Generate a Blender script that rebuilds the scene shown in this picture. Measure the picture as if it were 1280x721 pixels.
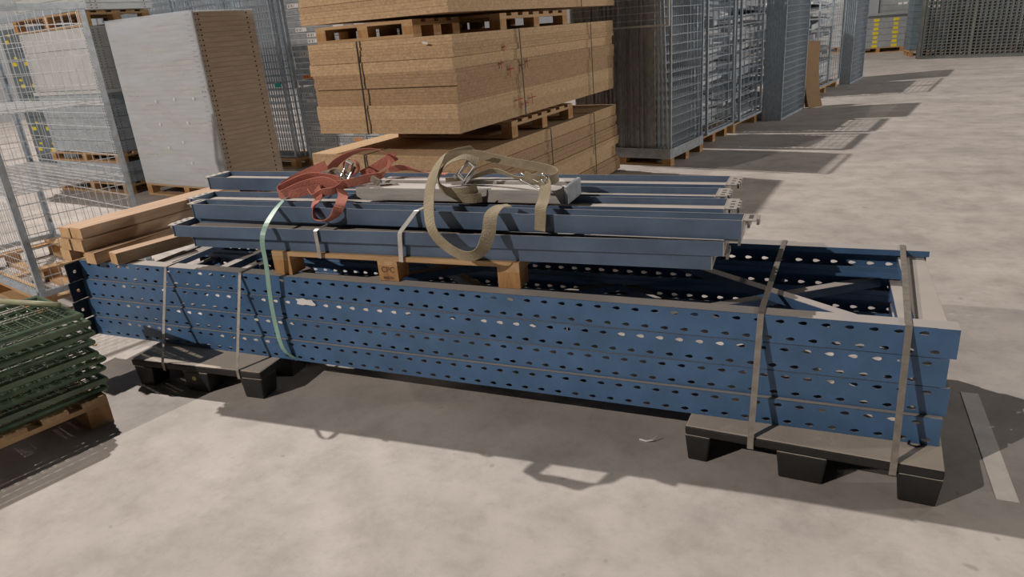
import bpy, bmesh, math, random
from mathutils import Vector, Matrix
random.seed(7)
for o in list(bpy.data.objects):
    bpy.data.objects.remove(o, do_unlink=True)
scene = bpy.context.scene
COL = scene.collection

# ------------------------------------------------------------------ camera
YAW, PITCH, ROLL = math.radians(-24.389), math.radians(20.426), math.radians(-4.659)
fw = Vector((math.sin(YAW)*math.cos(PITCH), math.cos(YAW)*math.cos(PITCH), -math.sin(PITCH)))
rt0 = Vector((math.cos(YAW), -math.sin(YAW), 0)); up0 = rt0.cross(fw)
rt = rt0*math.cos(ROLL) + up0*math.sin(ROLL); up = up0*math.cos(ROLL) - rt0*math.sin(ROLL)
cam = bpy.data.cameras.new('camera'); camo = bpy.data.objects.new('camera', cam); COL.objects.link(camo)
m = Matrix((rt, up, -fw)).transposed().to_4x4(); m.translation = Vector((1.656, -2.465, 1.617)); camo.matrix_world = m
cam.sensor_fit = 'HORIZONTAL'; cam.sensor_width = 36; cam.lens = 875.94/1280*36; cam.clip_end = 200
scene.camera = camo

# ------------------------------------------------------------------ world, lights, exposure
w = bpy.data.worlds.new('world'); scene.world = w; w.use_nodes = True
w.node_tree.nodes['Background'].inputs[0].default_value = (1.0, 0.95, 0.92, 1)
w.node_tree.nodes['Background'].inputs[1].default_value = 0.022
def hall_lamp(loc, energy, col=(1.0, 0.93, 0.86), r=.06):
    l = bpy.data.lights.new('hall_lamp', 'POINT'); l.energy = energy; l.color = col; l.shadow_soft_size = r
    o = bpy.data.objects.new('hall_lamp', l); COL.objects.link(o); o.location = loc; return o
hall_lamp((-11.0, 8.0, 19.0), 17800, (1.0, .91, .84), .18)      # high floodlight, back left
hall_lamp((-6.4, -9.6, 8.0), 4450, (1.0, .885, .79))         # lamp behind the camera
hall_lamp((14.0, 4.0, 4.5), 1500, (1.0, .90, .80), .4)                      # weaker lamps far to the right
hall_lamp((14.0, 14.0, 4.5), 2300, (1.0, .95, .91), .4)
vs = scene.view_settings
vs.view_transform = 'Standard'; vs.look = 'None'; vs.gamma = 1; vs.exposure = 0.0; vs.use_curve_mapping = False

# ------------------------------------------------------------------ materials
MATS = {}
def mat(name, base, rough=.6, metal=0, var=.25, scale=8, bump=0, base2=None, stretch=None, dust=None, dustc=(.40, .365, .33), bscale=None, detail=5):
    if name in MATS: return MATS[name]
    m = bpy.data.materials.new(name); m.use_nodes = True; nt = m.node_tree; N = nt.nodes; L = nt.links
    b = N['Principled BSDF']; b.inputs['Roughness'].default_value = rough; b.inputs['Metallic'].default_value = metal
    tc = N.new('ShaderNodeTexCoord'); oi = N.new('ShaderNodeObjectInfo'); va = N.new('ShaderNodeVectorMath'); va.operation = 'MULTIPLY_ADD'
    cx_ = N.new('ShaderNodeCombineXYZ')
    for q in range(3): L.new(oi.outputs['Random'], cx_.inputs[q])
    L.new(cx_.outputs[0], va.inputs[0]); va.inputs[1].default_value = (17, 23, 31); L.new(tc.outputs['Object'], va.inputs[2]); src = va.outputs[0]
    if stretch:
        mp = N.new('ShaderNodeMapping'); mp.inputs['Scale'].default_value = stretch; L.new(src, mp.inputs[0]); src = mp.outputs[0]
    nz = N.new('ShaderNodeTexNoise'); nz.inputs['Scale'].default_value = scale; nz.inputs['Detail'].default_value = detail; nz.inputs['Roughness'].default_value = .6
    L.new(src, nz.inputs['Vector'])
    cr = N.new('ShaderNodeValToRGB'); cr.color_ramp.elements[0].position = .3; cr.color_ramp.elements[1].position = .7
    b2 = base2 or tuple(min(1, c*(1+var)) for c in base); b1 = base if base2 else tuple(c*(1-var) for c in base)
    cr.color_ramp.elements[0].color = (*b1, 1); cr.color_ramp.elements[1].color = (*b2, 1)
    L.new(nz.outputs['Fac'], cr.inputs[0]); out = cr.outputs[0]
    if dust:
        ge = N.new('ShaderNodeNewGeometry'); sp = N.new('ShaderNodeSeparateXYZ'); L.new(ge.outputs['Normal'], sp.inputs[0])
        mr = N.new('ShaderNodeMapRange'); mr.inputs[1].default_value = .6; mr.inputs[2].default_value = .9; mr.inputs[4].default_value = dust
        L.new(sp.outputs['Z'], mr.inputs[0])
        n2 = N.new('ShaderNodeTexNoise'); n2.inputs['Scale'].default_value = 5; n2.inputs['Detail'].default_value = 6; L.new(tc.outputs['Object'], n2.inputs['Vector'])
        mu = N.new('ShaderNodeMath'); mu.operation = 'MULTIPLY_ADD'; mu.inputs[1].default_value = .5; mu.inputs[2].default_value = .72; L.new(n2.outputs['Fac'], mu.inputs[0])
        m3 = N.new('ShaderNodeMath'); m3.operation = 'MULTIPLY'; m3.use_clamp = True; L.new(mr.outputs[0], m3.inputs[0]); L.new(mu.outputs[0], m3.inputs[1])
        mx = N.new('ShaderNodeMix'); mx.data_type = 'RGBA'; L.new(m3.outputs[0], mx.inputs[0]); L.new(out, mx.inputs[6]); mx.inputs[7].default_value = (*dustc, 1); out = mx.outputs[2]
        mm = N.new('ShaderNodeMapRange'); mm.inputs[3].default_value = rough; mm.inputs[4].default_value = .85; L.new(m3.outputs[0], mm.inputs[0]); L.new(mm.outputs[0], b.inputs['Roughness'])
    L.new(out, b.inputs['Base Color'])
    if bump:
        bn = N.new('ShaderNodeTexNoise'); bn.inputs['Scale'].default_value = bscale or scale*4; bn.inputs['Detail'].default_value = 4; L.new(src, bn.inputs['Vector'])
        bp = N.new('ShaderNodeBump'); bp.inputs['Strength'].default_value = bump; bp.inputs['Distance'].default_value = .01
        L.new(bn.outputs['Fac'], bp.inputs['Height']); L.new(bp.outputs[0], b.inputs['Normal'])
    MATS[name] = m; return m

def floor_material():
    m = bpy.data.materials.new('concrete_floor'); m.use_nodes = True; nt = m.node_tree; N = nt.nodes; L = nt.links
    b = N['Principled BSDF']; tc = N.new('ShaderNodeTexCoord')
    def noise(s, d=6, r=.6, st=None):
        n = N.new('ShaderNodeTexNoise'); n.inputs['Scale'].default_value = s; n.inputs['Detail'].default_value = d; n.inputs['Roughness'].default_value = r
        if st:
            mp = N.new('ShaderNodeMapping'); mp.inputs['Scale'].default_value = st; mp.inputs['Rotation'].default_value = (0, 0, .5); L.new(tc.outputs['Object'], mp.inputs[0]); L.new(mp.outputs[0], n.inputs['Vector'])
        else: L.new(tc.outputs['Object'], n.inputs['Vector'])
        return n.outputs['Fac']
    def ramp(fac, *st):
        c = N.new('ShaderNodeValToRGB'); e = c.color_ramp.elements
        while len(e) < len(st): e.new(.5)
        for i, (p, col) in enumerate(st): e[i].position = p; e[i].color = (*col, 1)
        L.new(fac, c.inputs[0]); return c.outputs[0]
    def mul(a, bb, f=1):
        x = N.new('ShaderNodeMix'); x.data_type = 'RGBA'; x.blend_type = 'MULTIPLY'; x.inputs[0].default_value = f; L.new(a, x.inputs[6]); L.new(bb, x.inputs[7]); return x.outputs[2]
    c = ramp(noise(1.3, 8, .62), (.25, (.37, .34, .315)), (.5, (.46, .425, .395)), (.75, (.53, .49, .455)))
    c = mul(c, ramp(noise(4.5, 7, .65), (.34, (.81, .80, .79)), (.55, (1, 1, 1)), (.75, (1.05, 1.04, 1.04))))
    c = mul(c, ramp(noise(.45, 5, .6, (1, 3.5, 1)), (.35, (.86, .86, .87)), (.6, (1, 1, 1))))
    c = mul(c, ramp(noise(26, 4, .7), (.3, (.88, .88, .88)), (.5, (1, 1, 1))), .7)
    c = mul(c, ramp(noise(10, 2, .5), (.71, (1, 1, 1)), (.76, (.62, .61, .62))), .7)
    L.new(c, b.inputs['Base Color'])
    r = ramp(noise(3, 6, .6), (.3, (.5, .5, .5)), (.7, (.72, .72, .72))); L.new(r, b.inputs['Roughness'])
    bp = N.new('ShaderNodeBump'); bp.inputs['Strength'].default_value = .25; bp.inputs['Distance'].default_value = .004; L.new(noise(40, 5, .7), bp.inputs['Height']); L.new(bp.outputs[0], b.inputs['Normal'])
    return m
FLOOR = floor_material()
BLUE = mat('blue_paint', (.058, .135, .270), .42, .0, .18, 6, dust=.92)
BLUEB = mat('blue_beam_paint', (.080, .125, .200), .40, .0, .25, 4, dust=.95)
BLUEF = mat('blue_brace_paint', (.045, .095, .19), .45, .0, .2, 6, dust=.95)
PLATE = mat('dark_base_plate', (.018, .022, .034), .5, .2, .2, 10, dust=.5)
CONN = mat('connector_steel', (.36, .35, .34), .45, .55, .3, 20, dust=.7)
GALV = mat('galvanised_steel', (.40, .46, .52), .38, .35, .22, 22)
GALVD = mat('galvanised_steel_dull', (.36, .39, .42), .42, .3, .25, 14)
GALVB = mat('galvanised_bright', (.68, .72, .76), .32, .3, .15, 18)
GALVG = mat('galvanised_sheet', (.38, .44, .50), .45, .15, .18, 5, stretch=(1, 1, 4))
GALVW = mat('galvanised_sheet_weathered', (.52, .475, .41), .5, .05, .14, 4, stretch=(1, 1, 5))
PALE = mat('pale_grey_coated_sheet', (.55, .58, .59), .5, .1, .10, 5)
GREYC = mat('grey_carton', (.30, .32, .33), .7, 0, .12, 4)
SLATE = mat('blue_grey_carton', (.13, .17, .20), .6, .1, .2, 6)
DARKMESH = mat('dark_grey_steel', (.10, .105, .10), .55, .3, .2, 10)
GREEN = mat('green_enamel', (.085, .130, .080), .26, .1, .35, 9)
GREENT = mat('pale_green_tube', (.30, .31, .20), .5, .1, .2, 9)
WOOD = mat('pallet_wood', (.36, .215, .105), .8, 0, .0, 3, .25, base2=(.52, .35, .19), stretch=(1, 9, 9), bscale=18)
WOODX = mat('pallet_wood_cross', (.36, .215, .105), .8, 0, .0, 3, .25, base2=(.52, .35, .19), stretch=(9, 1, 9), bscale=18)
WOODB = mat('pallet_block_wood', (.30, .155, .06), .85, 0, .0, 7, .3, base2=(.48, .28, .12), stretch=(3, 3, 1))
TIMBER = mat('sawn_timber', (.40, .26, .165), .8, 0, .0, 2.5, .3, base2=(.60, .44, .31), stretch=(10, 1, 10), bscale=14)
TIMBERE = mat('sawn_timber_end', (.46, .29, .15), .85, 0, .0, 18, .2, base2=(.62, .42, .23))
CHIP = mat('particle_board', (.36, .235, .13), .85, 0, .0, 45, .3, base2=(.56, .395, .235), bscale=90, detail=8)
CHIPL = mat('particle_board_light', (.41, .275, .155), .85, 0, .0, 40, .3, base2=(.62, .445, .27), bscale=90, detail=8)
CHIPD = mat('particle_board_dark', (.30, .19, .105), .85, 0, .0, 40, .3, base2=(.46, .315, .185), bscale=90, detail=8)
CARD = mat('brown_cardboard', (.30, .19, .10), .85, 0, .12, 6)
PLASTIC = mat('black_plastic', (.012, .012, .012), .5, 0, .3, 15, .15, dust=.95, dustc=(.52, .455, .385))
BAND = mat('steel_band', (.30, .275, .245), .45, .4, .2, 30)
BANDS = mat('silver_band', (.55, .53, .50), .35, .6, .15, 30)
BLACKB = mat('black_band', (.018, .016, .015), .5, 0, .3, 20)
MINT = mat('mint_plastic_band', (.26, .43, .36), .4, 0, .15, 12)
RED = mat('red_webbing', (.39, .135, .10), .85, 0, .0, 14, .5, base2=(.54, .215, .165), bscale=160)
KHAKI = mat('khaki_webbing', (.225, .19, .125), .85, 0, .0, 10, .5, base2=(.36, .31, .215), bscale=160)
CHROME = mat('chrome_buckle', (.55, .54, .52), .3, .8, .25, 40)
ROPE = mat('grey_rope', (.22, .19, .15), .9, 0, .3, 60)
GREYB = mat('grey_weathered_beam', (.30, .285, .27), .8, .0, .0, 5, .25, base2=(.43, .41, .385), stretch=(1, 6, 6), dust=.7, dustc=(.55, .52, .50))
WHITEP = mat('white_floor_paint', (.80, .76, .71), .7, 0, .10, 12)
PAPER = mat('white_paper', (.72, .72, .72), .7, 0, .05, 20)
ORANGE = mat('orange_paper', (.75, .27, .06), .7, 0, .1, 20)
INK = mat('dark_ink', (.05, .04, .035), .8, 0, .1, 20)
REDINK = mat('red_marker', (.35, .07, .03), .8, 0, .2, 30)
YELLOW = mat('yellow_print', (.75, .60, .03), .6, 0, .1, 20)
LIME = mat('lime_sticker', (.45, .47, .16), .6, 0, .1, 20)
HOLE = mat('dark_slot', (.03, .03, .032), .8, 0, .1, 20)
TEAL = mat('teal_tape', (.02, .38, .36), .5, 0, .1, 20)
WALL = mat('hall_wall', (.30, .32, .34), .8, 0, .08, 1)
def film_material():
    m = bpy.data.materials.new('stretch_film'); m.use_nodes = True; nt = m.node_tree; N = nt.nodes; L = nt.links
    b = N['Principled BSDF']; b.inputs['Base Color'].default_value = (.68, .80, .95, 1); b.inputs['Roughness'].default_value = .22
    tc = N.new('ShaderNodeTexCoord'); mp = N.new('ShaderNodeMapping'); mp.inputs['Scale'].default_value = (.5, .5, 3.2); mp.inputs['Rotation'].default_value = (.0, .22, 0); L.new(tc.outputs['Object'], mp.inputs[0])
    n = N.new('ShaderNodeTexNoise'); n.inputs['Scale'].default_value = 2.2; n.inputs['Detail'].default_value = 5; n.inputs['Distortion'].default_value = .35; L.new(mp.outputs[0], n.inputs['Vector'])
    bp = N.new('ShaderNodeBump'); bp.inputs['Strength'].default_value = .35; bp.inputs['Distance'].default_value = .02; L.new(n.outputs['Fac'], bp.inputs['Height']); L.new(bp.outputs[0], b.inputs['Normal'])
    r = N.new('ShaderNodeMapRange'); r.inputs[1].default_value = .35; r.inputs[2].default_value = .75; r.inputs[3].default_value = .30; r.inputs[4].default_value = .55; L.new(n.outputs['Fac'], r.inputs[0]); L.new(r.outputs[0], b.inputs['Alpha'])
    return m
FILM = film_material()

# ------------------------------------------------------------------ mesh helpers
class MB:
    def __init__(s): s.v = []; s.f = []
    def add(s, vs, fs):
        n = len(s.v); s.v += [tuple(x) for x in vs]; s.f += [tuple(i+n for i in f) for f in fs]
    def box(s, c, d, R=None):
        hx, hy, hz = d[0]/2, d[1]/2, d[2]/2; c = Vector(c)
        P = [Vector((x, y, z)) for z in (-hz, hz) for y in (-hy, hy) for x in (-hx, hx)]
        if R is not None: P = [R @ p for p in P]
        s.add([c+p for p in P], [(0, 2, 3, 1), (4, 5, 7, 6), (0, 1, 5, 4), (2, 6, 7, 3), (0, 4, 6, 2), (1, 3, 7, 5)]); return s
    def bx(s, x0, x1, y0, y1, z0, z1): return s.box(((x0+x1)/2, (y0+y1)/2, (z0+z1)/2), (abs(x1-x0), abs(y1-y0), abs(z1-z0)))
    def bar(s, p, q, w, h=None, ref=(0, 0, 1)):
        p = Vector(p); q = Vector(q); h = h or w; d = (q-p); ln = d.length; d.normalize(); r = Vector(ref)
        if abs(d.dot(r)) > .98: r = Vector((1, 0, 0))
        a = d.cross(r).normalized(); b = a.cross(d)
        return s.box((p+q)/2, (ln, w, h), Matrix((d, a, b)).transposed())
    def tube(s, pts, r, n=8):
        pts = [Vector(p) for p in pts]; rings = []; a = None
        for i, p in enumerate(pts):
            t = (pts[min(i+1, len(pts)-1)]-pts[max(i-1, 0)]).normalized()
            if a is None: a = t.cross(Vector((0, 0, 1)) if abs(t.z) < .9 else Vector((1, 0, 0))).normalized()
            a = (a-t*a.dot(t)).normalized(); b = t.cross(a)
            rings.append([p+(a*math.cos(k*2*math.pi/n)+b*math.sin(k*2*math.pi/n))*r for k in range(n)])
        V = [x for R in rings for x in R]; F = []
        for i in range(len(pts)-1):
            for k in range(n): F.append((i*n+k, i*n+(k+1) % n, (i+1)*n+(k+1) % n, (i+1)*n+k))
        F.append(tuple(range(n-1, -1, -1))); F.append(tuple((len(pts)-1)*n+k for k in range(n)))
        s.add(V, F); return s
    def prism(s, prof, x0, x1):                     # closed (y,z) outline swept along x
        n = len(prof); V = [(x0, y, z) for y, z in prof]+[(x1, y, z) for y, z in prof]
        s.add(V, [tuple(range(n-1, -1, -1)), tuple(range(n, 2*n))]+[(i, (i+1) % n, n+(i+1) % n, n+i) for i in range(n)]); return s
    def ribbon(s, pts, wids, width, th):
        pts = [Vector(p) for p in pts]; V = []; n = len(pts); pa = None
        for i, p in enumerate(pts):
            t = (pts[min(i+1, n-1)]-pts[max(i-1, 0)]).normalized()
            a = Vector(wids[i]); a = (a-t*a.dot(t)).normalized()
            if pa is not None and a.dot(pa) < 0: a = -a
            pa = a; b = t.cross(a)
            V += [p-a*width/2-b*th/2, p+a*width/2-b*th/2, p+a*width/2+b*th/2, p-a*width/2+b*th/2]
        F = [(3, 2, 1, 0), tuple(4*(n-1)+k for k in range(4))]
        for i in range(n-1):
            for k in range(4): F.append((4*i+k, 4*i+(k+1) % 4, 4*i+4+(k+1) % 4, 4*i+4+k))
        s.add(V, F); return s
    def mesh(s, name, mt):
        me = bpy.data.meshes.new(name); me.from_pydata(s.v, [], s.f); me.update()
        if mt: me.materials.append(mt)
        return me
    def build(s, name, mt, parent=None, loc=None, rz=None, smooth=False, bevel=0):
        return put(name, s.mesh(name, mt), parent, loc, rz, smooth, bevel)
def put(name, me, parent=None, loc=None, rz=None, smooth=False, bevel=0):
    o = bpy.data.objects.new(name, me); COL.objects.link(o)
    if parent is not None: o.parent = parent
    if loc is not None: o.location = loc
    if rz is not None: o.rotation_euler = (0, 0, rz)
    if smooth:
        for p in me.polygons: p.use_smooth = True
    if bevel:
        b = o.modifiers.new('bevel', 'BEVEL'); b.width = bevel; b.segments = 2; b.limit_method = 'ANGLE'
    return o
BOXC = {}
def pbox(name, parent, mt, c, d, rz=None, bevel=0):     # a box part with shared mesh data
    k = (name, mt.name, tuple(round(x, 4) for x in d))
    if k not in BOXC: BOXC[k] = MB().box((0, 0, 0), d).mesh(name, mt)
    return put(name, BOXC[k], parent, c, rz, bevel=bevel)
def thing(name, label, cat, loc=(0, 0, 0), rz=0, group=None):
    o = bpy.data.objects.new(name, None); COL.objects.link(o); o.empty_display_size = .1; o.location = loc; o.rotation_euler = (0, 0, rz)
    o['label'] = label; o['category'] = cat; o['kind'] = 'thing'
    if group: o['group'] = group
    return o
def tag(o, label, cat, group=None):
    o['label'] = label; o['category'] = cat; o['kind'] = 'thing'
    if group: o['group'] = group
    return o
def smoothpts(pts, sub=5):                               # Catmull-Rom
    P = [Vector(p) for p in pts]; P = [P[0]*2-P[1]]+P+[P[-1]*2-P[-2]]; out = []
    for i in range(1, len(P)-2):
        for k in range(sub):
            t = k/sub; a, b, c, d = P[i-1:i+3]
            out.append(.5*((2*b)+(c-a)*t+(2*a-5*b+4*c-d)*t*t+(3*b-a-3*c+d)*t*t*t))
    out.append(P[-2]); return out
D2R = math.radians

# ------------------------------------------------------------------ setting
fl = MB(); fl.bx(-22, 22, -14, 34, -.1, 0); f = fl.build('floor', FLOOR); f['kind'] = 'structure'; f['label'] = 'bare stained concrete hall floor'
for i, (a, b, c, d) in enumerate(((-22, 22, 34, 34.2), (-22.2, -22, -14, 34))):
    o = MB().bx(a, b, c, d, 0, 4.2).build('wall_back' if i == 0 else 'wall_left', WALL); o['kind'] = 'structure'
tag(MB().bx(2.295, 2.36, -.06, .70, 0, .0015).build('floor_marking', WHITEP), 'white painted line on the floor right of the blue frames', 'marking')
tag(MB().bx(2.60, 2.66, .05, .62, 0, .0015).build('floor_marking', WHITEP), 'white painted floor line cut by the right picture edge', 'marking')

# ------------------------------------------------------------------ upright frames
H = .1084; HF = H-.002; PP = .075; FD = .907; UD = .070
def tear(cx, cz, s):        # teardrop outline: blunt at +s side, pointed at -s side; counter-clockwise start at left
    pts = [(-.016, 0), (-.010, .0035), (-.002, .0065), (.006, .0075), (.0125, .0055), (.0155, 0), (.0125, -.0055), (.006, -.0075), (-.002, -.0065), (-.010, -.0035)]
    if s < 0: pts = [(-x, z) for x, z in pts]; pts = pts[5::-1]+pts[:5:-1]
    return [(cx+x, cz+z) for x, z in pts]
def upright_mesh(name, L, off, s):
    mb = MB()
    y = 0
    def strip(z0, z1, zc, o0):
        x = 0; cs = []
        c = o0
        while c-PP/2 < -1e-6: c += PP
        if c-PP/2 > 1e-6: mb.add([(0, y, z0), (c-PP/2, y, z0), (c-PP/2, y, z1), (0, y, z1)], [(0, 1, 2, 3)])
        while c+PP/2 <= L+1e-6:
            h = tear(c, zc, s); a, b = c-PP/2, c+PP/2
            topv = [(a, y, zc)]+[(hx, y, hz) for hx, hz in h[0:6]]+[(b, y, zc), (b, y, z1), (a, y, z1)]
            mb.add(topv, [tuple(range(len(topv)))])
            bot = [(b, y, zc)]+[(hx, y, hz) for hx, hz in (h[5:]+h[:1])]+[(a, y, zc), (a, y, z0), (b, y, z0)]
            mb.add(bot, [tuple(range(len(bot)))])
            c += PP
        if L-(c-PP/2) > 1e-6: mb.add([(c-PP/2, y, z0), (L, y, z0), (L, y, z1), (c-PP/2, y, z1)], [(0, 1, 2, 3)])
    strip(0, HF/2, HF*.18, (off+PP/2) % PP); strip(HF/2, HF, HF*.80, off % PP)
    for (ya, za, yb, zb) in ((0, HF, UD, HF), (UD, HF, UD, HF-.024), (UD, .024, UD, 0), (UD, 0, 0, 0)):
        mb.add([(0, ya, za), (L, ya, za), (L, yb, zb), (0, yb, zb)], [(0, 1, 2, 3)])
    if s < 0: mb.v = [(x, -yy, z) for x, yy, z in mb.v]; mb.f = [f[::-1] for f in mb.f]
    me = mb.mesh(name, BLUE)
    bm = bmesh.new(); bm.from_mesh(me); bmesh.ops.remove_doubles(bm, verts=bm.verts, dist=1e-5); bmesh.ops.recalc_face_normals(bm, faces=bm.faces)
    bm.to_mesh(me); bm.free(); return me
def upright_frame(x0, x1, z, y, yaw, label, phase, zig, scratch=False):
    L = x1-x0; t = thing('rack_upright', label, 'rack frame', (x0, y, z), yaw, 'blue upright frames lying in a stack')
    for s, yy in ((1, 0), (-1, FD)):
        me = upright_mesh('perforated_post', L, (phase-x0) % PP, s)
        o = put('perforated_post', me, t, (0, yy, 0))
        sm = o.modifiers.new('thickness', 'SOLIDIFY'); sm.thickness = .0022; sm.offset = -1 if s > 0 else 1
    zc = HF*.5
    def brace(nm, p, q, wd=.045, hh=.036):
        mb = MB(); p = Vector(p); q = Vector(q); d = (q-p).normalized(); a = d.cross(Vector((0, 0, 1)))
        zt2 = zc+hh/2
        P = Vector((p.x, p.y, 0)); Q = Vector((q.x, q.y, 0))
        mb.bar(P+Vector((0, 0, zt2)), Q+Vector((0, 0, zt2)), wd, .002)
        for sgn in (-1, 1):
            mb.bar(P+a*sgn*wd/2+Vector((0, 0, zc)), Q+a*sgn*wd/2+Vector((0, 0, zc)), .002, hh)
        return mb.build(nm, BLUEF, t)
    ya, yb = .028, FD-.028
    for xx in ([L-.066, .10, .50] if zig > 0 else [L-.066, .10, .62]): brace('horizontal_brace', (xx, ya, 0), (xx, yb, 0), .10 if xx > L-.1 else .06)
    n0 = L-.16; k = zig; xx = n0
    run = 1.18
    while xx-run > .45:
        brace('diagonal_brace', (xx, ya if k > 0 else yb, 0), (xx-run, yb if k > 0 else ya, 0)); xx -= run+.03; k = -k
    for yy, s in ((-.085, 1), (FD-.075, -1)):
        # base plate with a round bolt hole, standing on end
        mb = MB(); z0, z1 = -.0, HF; y0, y1 = yy, yy+.16; cy, cz, r, n = (yy+.045 if s > 0 else yy+.115), HF*.5, .010, 12
        sq = []
        for (ay_, az_), (by_, bz_) in zip(((y0, z0), (y1, z0), (y1, z1), (y0, z1)), ((y1, z0), (y1, z1), (y0, z1), (y0, z0))):
            for q in range(3): sq.append((ay_+(by_-ay_)*q/3, az_+(bz_-az_)*q/3))
        ring = [(cy+r*math.cos(math.atan2(b-cz, a-cy)), cz+r*math.sin(math.atan2(b-cz, a-cy))) for a, b in sq]
        for i in range(n):
            j = (i+1) % n
            mb.add([(0, *ring[i]), (0, *ring[j]), (0, *sq[j]), (0, *sq[i]), (-.006, *ring[i]), (-.006, *ring[j]), (-.006, *sq[j]), (-.006, *sq[i])], [(0, 1, 2, 3), (7, 6, 5, 4), (0, 4, 5, 1), (3, 2, 6, 7)])
        mb.build('base_plate', PLATE, t)
    return t
ZT = .15+4*H
upright_frame(-2.10, 2.128, .15+3*H, 0, 0, 'topmost blue perforated rack frame of the stack, straps and pallet on it', 0.0, 1)
upright_frame(-2.10, 2.109, .15+2*H, -.012, .0028, 'second blue perforated rack frame from the top of the stack', .02, -1)
upright_frame(-2.09, 2.124, .15+H, -.026, .006, 'third blue perforated rack frame from the top of the stack', .03, 1)
upright_frame(-2.07, 2.112, .15, -.034, .003, 'lowest blue perforated rack frame resting on the black plastic pallets', .01, -1)
# torn white sticker and paper scrap on the near upright
def flatpoly(name, pts, th, mt, parent=None):            # pts in (x,z) on a plane facing -Y, y = front
    mb = MB(); n = len(pts); y = pts[0][1]
    V = [(x, y, z) for x, _, z in pts]+[(x, y+th, z) for x, _, z in pts]
    mb.add(V, [tuple(range(n)), tuple(range(2*n-1, n-1, -1))]+[(i, n+i, n+(i+1) % n, (i+1) % n) for i in range(n)])
    return mb.build(name, mt, parent)
tag(flatpoly('torn_sticker', [(x, -.0165, z) for x, z in ((-.592, .452), (-.56, .448), (-.535, .452), (-.498, .449), (-.478, .458), (-.49, .468), (-.50, .479), (-.53, .477), (-.55, .484), (-.575, .479), (-.595, .477), (-.585, .466))], .001, PAPER), 'torn white sticker remnant on the blue near upright', 'sticker')

# ------------------------------------------------------------------ black plastic pallets
def plastic_pallet(corner, yaw, W, Dp, feet, label, dot=None):
    t = thing('plastic_pallet', label, 'pallet', (*corner, 0), yaw, 'black plastic pallets under the frames')
    pbox('deck', t, PLASTIC, (W/2, Dp/2, .129), (W, Dp, .040), bevel=.008)
    for y0, y1 in ((0, .12), (Dp/2-.06, Dp/2+.06), (Dp-.12, Dp)):
        for x0, x1 in feet:
            mb = MB(); e = .012
            V = [(x0+e, y0+e*.3, 0), (x1-e, y0+e*.3, 0), (x1-e, y1-e, 0), (x0+e, y1-e, 0), (x0, y0, .110), (x1, y0, .110), (x1, y1, .110), (x0, y1, .110)]
            mb.add(V, [(3, 2, 1, 0), (4, 5, 6, 7), (0, 1, 5, 4), (1, 2, 6, 5), (2, 3, 7, 6), (3, 0, 4, 7)])
            mb.build('foot', PLASTIC, t, bevel=.006)
    if dot:
        mb = MB(); mb.tube([(dot[0], -.001, dot[1]), (dot[0], .003, dot[1])], .012, 16); mb.build('round_sticker', LIME, t)
    return t
plastic_pallet((1.265, -.117), math.atan2(-.053, .85), .852, .60, ((0, .095), (.33, .50), (.715, .852)), 'black plastic pallet under the right end of the blue frames')
plastic_pallet((-1.566, -.24), math.atan2(.05, .82), .822, .60, ((0.01, .13), (.33, .49), (.69, .822)), 'black plastic pallet with a lime dot under the left end of the frames', (.40, .075))

# ------------------------------------------------------------------ wooden pallets
def wood_pallet(label, loc, yaw, W=1.2, Dp=.8, group=None, bottom=True, z=.0, bh=.078, boards=5, along='x'):
    """deck boards run along x, stringers along y"""
    t = thing('wooden_pallet', label, 'pallet', (*loc, z), yaw, group)
    z0 = .022 if bottom else 0
    xs = (.05, W/2, W-.05); bw = .1
    ys = (.05, Dp/2, Dp-.05)
    for y in ys:
        for x in xs: pbox('block', t, WOODB, (x, y, z0+bh/2), (bw, bw, bh))
    if bottom:
        for y in ys: pbox('bottom_board', t, WOOD, (W/2, y, .011), (W, bw, .022))
    zs = z0+bh
    for x in xs: pbox('stringer_board', t, WOODX, (x, Dp/2, zs+.011), (bw, Dp, .022))
    gap = (Dp-boards*.11)/(boards-1)
    for i in range(boards): pbox('deck_board', t, WOOD, (W/2, .055+i*(.11+gap), zs+.033), (W, .11, .022))
    return t
PAL = wood_pallet('small light wooden pallet lying on the blue frames under the beams', (-.72, .022), D2R(1.9), 1.27, .80, bottom=False, z=ZT, bh=.072)
def text_mesh(txt, size, mt, name, parent, M):
    c = bpy.data.curves.new('lettering', 'FONT'); c.body = txt; c.size = size; c.extrude = .0004; c.align_x = 'CENTER'; c.align_y = 'CENTER'
    o = bpy.data.objects.new('tmp', c); COL.objects.link(o); dg = bpy.context.evaluated_depsgraph_get()
    me = bpy.data.meshes.new_from_object(o.evaluated_get(dg)); bpy.data.objects.remove(o); bpy.data.curves.remove(c)
    me.materials.clear(); me.materials.append(mt); me.transform(M); return put(name, me, parent)
RX = Matrix.Rotation(math.pi/2, 4, 'X')
text_mesh('CPC', .036, INK, 'stamped_lettering', PAL, Matrix.Translation((.635, -.0006, .052)) @ RX)
text_mesh('0045701', .016, INK, 'stamped_lettering', PAL, Matrix.Translation((.635, -.0006, .014)) @ RX)

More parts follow.
